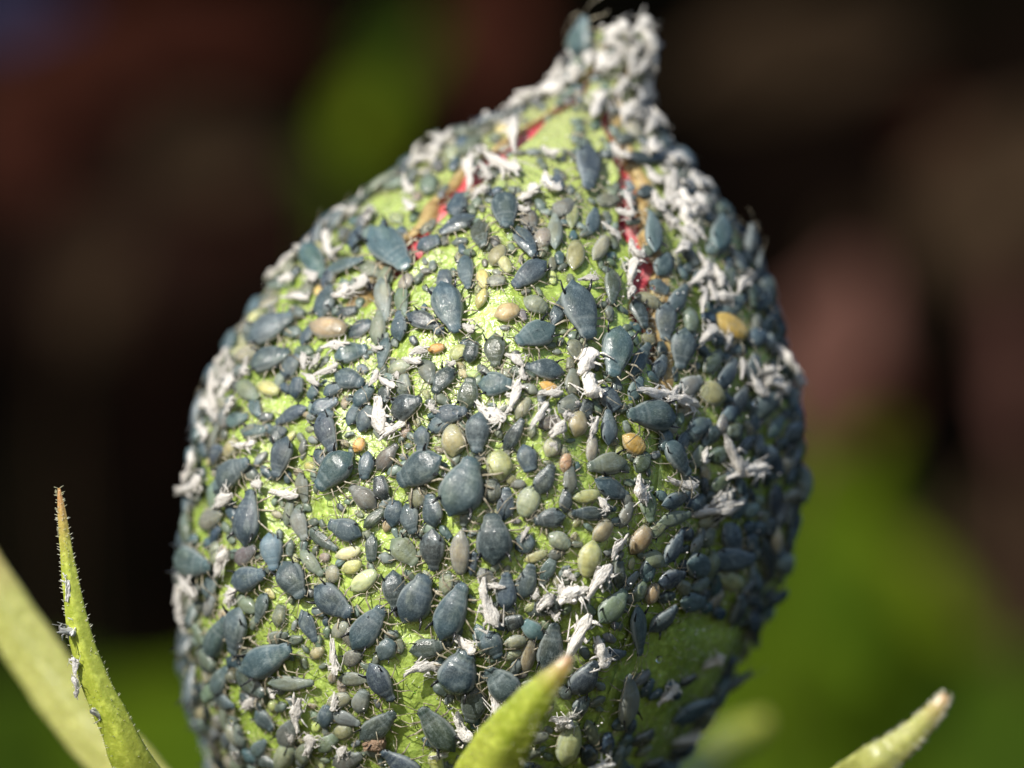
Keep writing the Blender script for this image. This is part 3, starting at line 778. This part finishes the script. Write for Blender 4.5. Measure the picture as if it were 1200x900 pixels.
SKINS = """
570 705 50 14 -75;552 752 26 14 -40;490 780 40 13 8;396 767 36 9 -86;547 847 32 15 -60;508 878 22 9 -15;577 818 32 10 -80;697 678 40 15 55;677 745 46 14 60;698 763 30 16 -82;668 697 26 20 30;713 640 24 11 50;632 700 24 16 30;653 690 16 10 80;
578 485 32 13 -35;450 488 36 17 -86;460 451 24 8 -32;445 448 18 8 60;493 413 18 9 10;490 427 24 9 -16;557 388 22 12 -26;465 507 30 10 40;687 432 30 20 60;685 455 30 20 -80;603 425 20 10 -30;586 490 22 13 -40;603 468 36 10 70;628 492 34 9 55;642 465 24 8 4;652 503 20 13 50;688 502 28 8 82;757 467 38 13 2;790 470 34 14 -12;
822 397 24 15 45;910 428 40 17 -25;920 442 34 15 -50;905 450 26 13 -70;852 530 46 14 -64;866 553 38 13 18;826 593 44 16 18;743 572 30 13 -72;700 594 18 10 -60;292 525 22 9 5;272 587 36 14 28;337 583 28 9 -5;309 568 13 11 0;228 550 32 14 60;228 572 38 15 20;232 683 40 15 -45;272 665 30 18 70;215 702 34 18 -85;222 722 26 16 -60;282 700 20 15 80;353 833 32 12 90;365 870 18 12 80;290 880 20 13 60;
400 256 30 13 -35;438 260 20 11 80;392 294 28 10 100;402 303 24 10 0;318 300 30 12 -30;334 306 22 13 60;318 332 24 17 50;340 336 18 14 40;368 332 18 13 -40;350 358 30 11 3;432 332 20 11 -20;420 343 36 14 10;406 350 24 15 40;484 248 26 10 -52;
363 427 28 8 -75;372 448 24 8 -35;387 438 26 8 25;377 430 18 8 60;397 408 24 10 0;272 435 36 11 -60;282 425 28 10 -72;263 448 30 13 -60;262 468 36 14 -80;282 480 18 13 30;265 425 20 12 40;
482 192 42 15 65;507 176 42 15 0;474 181 28 12 30;500 197 26 14 40;480 222 24 10 -60;555 211 28 12 80;572 208 26 10 -58;590 198 38 16 -20;568 232 24 11 30;605 167 38 13 84;648 185 24 10 -30;640 225 28 16 -50;625 236 26 16 30;595 122 42 16 15;580 132 28 14 40;
750 50 38 18 -75;722 45 32 19 20;735 62 28 16 60;732 78 28 15 70;705 80 28 13 76;680 98 28 15 30;650 88 32 14 60;645 116 42 17 10;662 108 26 15 30;698 133 38 18 70;730 137 28 20 60;758 143 38 15 -60;722 103 20 14 60;748 95 34 15 80;740 118 26 15 50;722 187 28 13 -40;712 78 28 14 20;752 72 28 16 90;745 40 24 14 30;
780 225 36 16 80;787 197 26 17 40;797 237 30 16 -60;805 254 26 12 60;780 262 26 12 -50;797 279 36 14 -40;792 296 22 14 30;817 314 38 13 -50;827 340 38 9 -72;810 332 28 9 35;815 357 32 11 80;868 322 22 13 50;732 243 30 9 105;730 255 24 11 -20;710 277 30 9 -42;738 300 28 14 -58;738 320 28 13 80;732 347 15 11 60;688 332 24 9 0;760 215 26 14 -50;818 225 26 13 40;765 245 26 12 -70;
828 767 24 15 50;775 808 28 12 44;797 857 26 12 30;693 895 36 14 20;652 834 24 17 -30;660 842 20 14 40;845 400 20 10 80;862 340 22 12 60;
"""

# ------------------------------------------------------------------ placing
def frame_at(x, y, L, ang, push=0.0):
    """point on the bud under photo pixel (x, y), with axes: X along the body (image direction ang), Z = surface normal; and the true length"""
    p, n = hit(x, y)
    if p is None:
        # just outside the smooth outline: slide in towards the axis until the bud is met
        cx = 600 + ring((450 - y) * K0)[0] / K0
        for k in range(1, 26):
            p, n = hit(x + (cx - x) * k / 60, y + (8 if y < 60 else 0) * k / 10)
            if p is not None: break
        if p is None: return None
    return frame_pn(p, n, ang) + (p, n)
def frame_pn(p, n, ang):
    view = (p - EYE).normalized()
    n = n.normalized()
    if n.dot(view) > 0: n = -n
    u = Vector((cos(radians(ang)), 0, sin(radians(ang))))
    # tangent direction whose picture points along u
    if abs(view.dot(n)) > 0.28: t = u - view * (u.dot(n) / view.dot(n))
    else:                                            # on the very outline the insect keeps its own direction and leans off the surface
        n = (n - u * (0.8 * n.dot(u))).normalized(); t = u - n * u.dot(n)
    t.normalize()
    proj = sqrt(max(0.0, 1 - t.dot(view) ** 2))
    return t, n, max(0.55, proj)
def put(o, p, X, N, L, W, H, lift):
    Yv = N.cross(X).normalized()
    R = Matrix((X, Yv, N)).transposed()
    o.matrix_world = Matrix.Translation(p + N * lift) @ R.to_4x4() @ Matrix.Diagonal((L, W, H, 1))

things = []            # (object, x, y, colour word, size word, kind word, short, own label, head angle)
taken = []             # (point, radius)
def headword(ang):
    a = (ang + 360) % 360
    return ("head toward the right", "head up to the right", "head up", "head up to the left", "head toward the left", "head down to the left", "head down", "head down to the right")[int((a + 22.5) // 45) % 8]
def jig(c, r):
    k = r.uniform(0.75, 1.28)
    return tuple(max(0, min(1, q * k * r.uniform(0.88, 1.13))) for q in c) + (1.0,)

def make_aphid(p, X, N, L, W, col, seed, lift=0.015, with_parts=True):
    r = random.Random(seed)
    pale = col in PALE
    c = jig(PAL[col][0], r)
    H = W * (r.uniform(0.62, 0.82))
    if pale or col in 'gsv' and L < 0.32:
        key = ('nymph' if pale else 'slim', 'pale', r.randrange(8))
    else:
        skin = 'shiny' if (col in GLOSSY or r.random() < 0.22) else 'matt'
        key = ('adult' if L > 0.36 else 'slim', skin, r.randrange(12))
    if with_parts:
        root = bpy.data.objects.new("aphid_nymph" if pale else "aphid", None); COL.objects.link(root)
        root.empty_display_size = 0.1
        put(root, p, X, N, L, W, H, lift)
        o = obj("body", BODIES[key], root); o.color = c
        s = r.randrange(4) * 2
        obj("antenna", ANT[s], root); obj("antenna", ANT[s + 1], root)
        if not pale:
            s = r.randrange(2) * 2
            obj("cornicle", CORN[s], root); obj("cornicle", CORN[s + 1], root)
    else:
        root = obj("aphid_nymph" if pale else "aphid", BODIES[key]); root.color = c
        put(root, p, X, N, L, W, H, lift)
    return root

def sizeword(L):
    return "tiny" if L < 22 else "small" if L < 31 else "mid sized" if L < 43 else "large"
rows = []
for line in DATA.strip().splitlines():
    a, _, b = line.partition(';')
    lab, _, short = b.strip().partition('|')
    rows.append((a.split(), lab.strip() or None, short.strip() or None))
for rec in MORE.replace("\n", "").split(';'):
    if rec.strip(): rows.append((rec.split(), None, None))
seed = 100
for a, lab, short in rows:
    x, y, L, W, ang = map(float, a[:5]); col = a[5]; seed += 1
    fr = frame_at(x, y, L, ang)
    if fr is None: print("no surface", a); continue
    X, N, proj, p, n = fr
    k = (CAM_D + p.y) / CAM_D / 100
    Lr = L * k / proj * 1.07; Wr = W * k * 1.06
    r = random.Random(seed)
    N = (N + Vector((r.uniform(-.12, .12), r.uniform(-.12, .12), r.uniform(-.12, .12)))).normalized()
    X = (X - N * X.dot(N)).normalized()
    o = make_aphid(p, X, N, Lr, Wr, col, seed, lift=0.01 + 0.02 * r.random() + (0.03 if L > 45 else 0))
    things.append([o, x, y, PAL[col][1], sizeword(L), "nymph" if col in PALE else "aphid", short, lab, ang])
    taken.append((p, (L * 0.30 + W * 0.22) * k))

def make_skin(p, X, N, L, W, seed, lift):
    r = random.Random(seed)
    o = obj("shed_skin", HUSK[r.randrange(len(HUSK))])
    q = r.uniform(0.58, 0.82) if p.z > 0.5 or p.x > 2.3 or p.x < -2.2 else r.uniform(0.70, 0.88); o.color = (q, q * 0.955, q * 0.87, 1)
    put(o, p, X, N, L * 0.97, W * 0.86, W * 0.8, lift)
    return o
skin_recs = [tuple(map(float, q.split())) for q in SKINS.replace("\n", "").split(';') if q.strip()]
kr = random.Random(31)
for (xa, ya), (xb, yb), spread, cnt, lo, hi in [((728, 40), (755, 150), 16, 20, 16, 30), ((700, 70), (600, 130), 14, 14, 16, 30), ((590, 130), (480, 200), 16, 14, 16, 32), ((770, 170), (830, 350), 18, 30, 16, 32),
                                                ((470, 200), (310, 330), 22, 14, 14, 28), ((285, 410), (225, 560), 14, 14, 16, 30), ((540, 200), (620, 230), 20, 8, 14, 26), ((760, 460), (930, 440), 30, 10, 14, 30),
                                                ((430, 420), (700, 470), 45, 16, 9, 20), ((560, 700), (720, 700), 40, 12, 9, 20), ((240, 700), (420, 860), 45, 12, 9, 20), ((800, 520), (880, 620), 30, 7, 12, 26)]:
    for _ in range(int(cnt * 0.62)):
        f = kr.random(); l = kr.uniform(lo, hi)
        skin_recs.append((xa + (xb - xa) * f + kr.gauss(0, spread * 0.6), ya + (yb - ya) * f + kr.gauss(0, spread * 0.6), l, l * kr.uniform(0.30, 0.6), kr.uniform(0, 360)))
for x, y, L, W, ang in skin_recs:
    seed += 1
    fr = frame_at(x, y, L, ang)
    if fr is None: continue
    X, N, proj, p, n = fr
    r = random.Random(seed)
    N = (N + Vector((r.uniform(-.3, .3), r.uniform(-.3, .3), r.uniform(-.3, .3)))).normalized()
    X = (X - N * X.dot(N) + N * r.uniform(-0.15, 0.25)).normalized(); N = (N - X * X.dot(N)).normalized()
    k = (CAM_D + p.y) / CAM_D / 100
    big = 1.18 if y > 400 else 1.0
    o = make_skin(p, X, N, L * k / proj * 1.05 * big, W * k * big, seed, 0.10)
    things.append([o, x, y, "white", "long slim" if L > 2.6 * W else "short" if L < 26 else "crumpled", "shed skin", None, None, ang])
    taken.append((p, W * 0.45 * k))

# ------------------------------------------------------------------ the smaller insects squeezed in between
BARE = [(800, 745, 45), (835, 800, 48), (780, 850, 44), (850, 750, 30), (517, 300, 16), (505, 246, 24), (610, 166, 18), (750, 330, 22), (722, 205, 14), (437, 352, 12), (540, 215, 20), (490, 275, 18), (630, 148, 16), (745, 370, 16), (480, 600, 30), (420, 690, 26), (560, 380, 30), (690, 560, 16), (640, 580, 16), (480, 860, 45), (495, 740, 34), (475, 800, 46), (475, 860, 30), (440, 700, 26), (395, 760, 22), (335, 480, 20), (240, 610, 26), (520, 395, 26), (560, 375, 28), (545, 350, 18), (500, 425, 30),
        (770, 760, 46), (720, 775, 30), (665, 735, 22), (705, 390, 22), (615, 205, 26), (655, 160, 22), (455, 240, 22), (430, 300, 14), (740, 300, 18), (735, 200, 20), (380, 590, 22), (430, 520, 18),
        (360, 810, 20), (300, 840, 24), (320, 870, 20), (700, 850, 24), (750, 830, 26), (620, 850, 24), (530, 660, 12), (690, 210, 30), (510, 250, 22), (470, 320, 18), (740, 340, 26), (590, 340, 20), (685, 480, 14), (605, 160, 16), (620, 165, 18), (440, 370, 14)]
def free(p, rad):
    return all((p - q).length_squared > (rad * 0.72 + s * 0.82) ** 2 for q, s in taken)
fill_r = random.Random(4242)
n_dark = sum(1 for t in things if t[5] == "aphid"); n_pale = sum(1 for t in things if t[5] == "nymph")
extra, tries = [], 0
while tries < 20000:
    tries += 1
    z = fill_r.uniform(Z_BOT + 1.1, Z_TOP - 0.1); th = fill_r.uniform(-pi, pi)
    cx, rr = ring(z)
    if fill_r.random() > rr / 3.9: continue
    p = S(z, th)
    n = (S(z, th + 0.02) - S(z, th - 0.02)).cross(S(z + 0.03, th) - S(z - 0.03, th)).normalized()
    if n.dot(Vector((sin(th), -cos(th), 0))) < 0: n = -n
    vis = n.dot((EYE - p).normalized())
    x, y = to_px(p)
    front = vis > 0.05
    if front and any((x - a) ** 2 + (y - b) ** 2 < 0.72 * c * c for a, b, c in BARE): continue
    side = th > 0.55 or th < -0.75 or not front
    L = fill_r.uniform(12, 23) if not side else fill_r.uniform(19, 42)
    if not front: L = fill_r.uniform(24, 52)
    W = L * fill_r.uniform(0.5, 0.68)
    k = (CAM_D + p.y) / CAM_D / 100
    rad = (L * 0.28 + W * 0.2) * k
    if not free(p, rad * (0.82 if not side else 0.98)): continue
    taken.append((p, rad))
    col = fill_r.choice('tgssvgnmggvgssgvlg' if not side else ('bttggssvvdnnmgy' if th < 0 else 'kkbddtogsvnk'))
    if not front: col = fill_r.choice('bbddktsvgbbt')
    extra.append((front, L, x, y, p, n, W, col, k, fill_r.uniform(0, 360)))
swarm = MB(); swarm_cols = []
extra.sort(key=lambda e: (-e[0], -e[1]))
for front, L, x, y, p, n, W, col, k, ang in extra:
    seed += 1
    X, N, proj = frame_pn(p, n, ang) if front else (Vector((fill_r.uniform(-1, 1), fill_r.uniform(-1, 1), fill_r.uniform(-1, 1))), n, 1)
    X = (X - N * X.dot(N)).normalized()
    pale = col in PALE
    if front and (n_pale if pale else n_dark) < 300:
        o = make_aphid(p, X, N, L * k, W * k, col, seed, 0.005, with_parts=L > 22)
        things.append([o, x, y, PAL[col][1], sizeword(L), "nymph" if pale else "aphid", None, None, ang])
        if pale: n_pale += 1
        else: n_dark += 1
    else:
        me = BODIES[('slim', 'matt', seed % 12)]
        Yv = N.cross(X)
        vs = [p + X * (v.co.x * L * k) + Yv * (v.co.y * W * k) + N * (v.co.z * W * k * 0.9 + 0.005) for v in me.vertices]
        swarm.add(vs, [tuple(q.vertices) for q in me.polygons], 0)
        swarm_cols += [jig(PAL[col][0], random.Random(seed))] * len(vs)
        swarm.m[-len(me.polygons):] = [0 if q.material_index == 0 else q.material_index for q in me.polygons]
print("aphids", n_dark, "nymphs", n_pale, "rest", sum(1 for e in extra) )
if swarm.v:
    sm = swarm.mesh("aphid_swarm", [m_swarm, m_leg, m_black])
    tint = sm.attributes.new("tint", 'FLOAT_COLOR', 'POINT')
    tint.data.foreach_set("color", [q for c in swarm_cols for q in c])
    so = obj("aphid_swarm", sm)
    tag(so, "tiny aphids crowding every gap and the far side of the bud", "aphids", None, "stuff")

# skins and egg on the sharp bract
def on_bract(x, y, L, W, ang, seed, name_col, sz):
    o_, d_ = EYE, (px(x, y) - EYE).normalized()
    p, n, i, dist = B_LEFT.ray_cast(o_, d_)
    if p is None:
        i2 = B_LEFT.find_nearest(px(x, y, 0.15)); p, n = i2[0], i2[1]
    X, N, proj = frame_pn(p, n, ang)
    o = make_skin(p, X, N, L / 100 / proj, W / 100 * 1.1, seed, 0.05); o.color = (0.9, 0.88, 0.84, 1)
    return o
for i, (x, y, L, W, ang, lab) in enumerate([
        (56, 744, 32, 9, 178, "thin white shed skin sticking out sideways from the sharp green bract"),
        (72, 739, 22, 15, 60, "crumpled whitish shed skin on the edge of the sharp green bract"),
        (91, 779, 22, 8, 95, "smooth white rice grain shaped husk upper of two on the sharp bract"),
        (95, 803, 26, 9, 97, "white shed skin with bent legs below the rice grain on the bract"),
        (66, 690, 34, 11, 85, "greyish see-through skin along the sharp green bract"),
        (82, 851, 22, 11, -20, "small greyish skin with glinting ends on the crossing bracts")]):
    o = on_bract(x, y, L, W, ang, 900 + i, None, None)
    tag(o, lab, "shed skin", "white skins shed by the aphids")
# brown empty husk under the rearing aphid
fr = frame_at(443, 868, 28, 20)
o = make_skin(fr[3], fr[0], fr[1], 0.30, 0.20, 977, 0.06); o.color = (0.30, 0.20, 0.13, 1)
tag(o, "brown and cream broken husk under the rearing bottle green aphid", "shed skin", "white skins shed by the aphids")

# ------------------------------------------------------------------ labels
lm = [t for t in things if t[6]]
DIRS = ("right of", "up-right of", "above", "up-left of", "left of", "down-left of", "below", "down-right of")
ORD = ("", "second", "third", "fourth", "fifth", "sixth", "seventh", "eighth", "ninth", "tenth", "eleventh", "twelfth")
buckets = {}
for t in things:
    if t[7]: continue
    x, y = t[1], t[2]
    near = min(lm, key=lambda q: (q[1] - x) ** 2 + (q[2] - y) ** 2)
    d = sqrt((near[1] - x) ** 2 + (near[2] - y) ** 2)
    a = math.degrees(atan2(near[2] - y, x - near[1])) % 360
    w = DIRS[int((a + 22.5) // 45) % 8]
    buckets.setdefault((t[4], t[3], t[5], w, near[6]), []).append((d, t))
for (sz, cw, kw, w, sh), L in buckets.items():
    L.sort(key=lambda q: q[0])
    for i, (d, t) in enumerate(L):
        if i and len(f"{sz} {cw} {kw} {w} {sh}".split()) > 14: sz = sz.split()[-1]
        t[7] = f"{ORD[i] + ' ' if i else ''}{sz} {cw} {kw} {'just ' if d < 45 and not i else ''}{w} {sh}"
for o, x, y, cw, sz, kw, sh, lab, ang in things:
    if kw == "aphid": tag(o, lab, "aphid", "dark aphids feeding on the bud")
    elif kw == "nymph": tag(o, lab, "aphid nymph", "pale young aphids on the bud")
    else: tag(o, lab, "shed skin", "white skins shed by the aphids")

# ------------------------------------------------------------------ honeydew, hairs and wax crumbs
def drop_mesh():
    b = MB(); b.ball((0, 0, 0.6), 1.0, 20, 12, 0, (1, 1, 0.8)); return b.mesh("honeydew_droplet", [m_drop])
DM = drop_mesh()
for x, y, s, lab in [(512, 158, 6, "round honeydew drop glinting on the white skins of the sloping shoulder"), (911, 373, 7, "ring like honeydew drop jutting from the shaded outline"),
                     (536, 488, 3.5, "tiny honeydew drop on a slate aphid under the fat charcoal one"), (525, 555, 4, "honeydew drop between the two broadest slate aphids"),
                     (866, 474, 5, "sparkling honeydew drop on the dark shaded flank under the white tuft"), (745, 396, 4, "honeydew drop on a slate aphid beside the head-down teal aphid"),
                     (758, 764, 4.5, "pale honeydew drop on bare shaded green"), (528, 819, 4, "clear honeydew drop under the round navy aphid"),
                     (753, 345, 3.5, "honeydew drop on the red petal of the shaded slit"), (297, 752, 3.5, "small honeydew drop low on the sunny flank"),
                     (228, 842, 5, "blurred honeydew drop near the bottom of the sunny outline"), (285, 839, 4, "honeydew drop above bare green low on the sunny flank")]:
    p, n = hit(x, y)
    if p is None:
        fr = frame_at(x, y, 5, 0); p, n = fr[3], fr[4]
        q = px(x, y, p.y); n = (q - p).normalized(); p = q - n * 0.03
    else:
        if n.dot((EYE - p)) < 0: n = -n
        p = p + n * 0.20
    o = obj("honeydew_droplet", DM); t = n.orthogonal().normalized()
    put(o, p, t, n, s / 100, s / 100, s / 100, 0)
    tag(o, lab, "droplet", "honeydew drops")
sr = random.Random(5)
bd, bh, bw = MB(), MB(), MB()
for t in things:                                     # beads of honeydew on the backs of the insects
    if t[5] == "shed skin": continue
    M4 = t[0].matrix_world
    for _ in range(sr.choice((0, 1, 2, 3, 4))):
        x, y = sr.uniform(-0.36, 0.2), sr.uniform(-0.26, 0.26)
        w = 0.47 if x < 0 else 0.40
        zz = 0.23 + 0.42 * sqrt(max(0, 1 - (y / w) ** 2)) * (0.86 if x < 0.1 else 0.7)
        bd.ball(M4 @ Vector((x, y, zz)), sr.uniform(0.006, 0.014), 6, 4)
for i in range(5200):
    z = sr.uniform(Z_BOT + 1.2, Z_TOP - 0.2); th = sr.uniform(-1.7, 1.7)
    p = S(z, th); e = 0.02
    n = (S(z, th + e) - S(z, th - e)).cross(S(z + e, th) - S(z - e, th)).normalized()
    if n.dot(Vector((sin(th), -cos(th), 0))) < 0: n = -n
    k = i % 8
    if k < 3:
        bd.ball(p + n * 0.004, sr.uniform(0.008, 0.022), 6, 4)
    elif k < 6:
        t = n.orthogonal().normalized(); u = n.cross(t); a = sr.uniform(0, 6.28)
        q = p + (t * cos(a) + u * sin(a)) * sr.uniform(0.02, 0.10) + n * sr.uniform(0.04, 0.10)
        bh.tube([p - n * 0.01, (p + q) / 2 + n * 0.02, q], [0.007, 0.005, 0.002], 3)
    else:
        bw.ball(p + n * 0.01 + n * sr.choice((0, 0, 0.12)), sr.uniform(0.005, 0.017), 5, 4, 0, (1, sr.uniform(.4, 1), .6))
tag(obj("honeydew_film", bd.mesh("honeydew_film", [m_drop])), "scattered specks of clear honeydew on the green skin", "droplets", None, "stuff")
tag(obj("plant_hair", bh.mesh("plant_hair", [m_hair])), "short pale hairs on the green skin of the bud", "hairs", None, "stuff")
wo = obj("wax_crumbs", bw.mesh("wax_crumbs", [m_skin])); wo.color = (0.85, 0.83, 0.78, 1)
tag(wo, "white wax crumbs strewn among the aphids", "crumbs", None, "stuff")
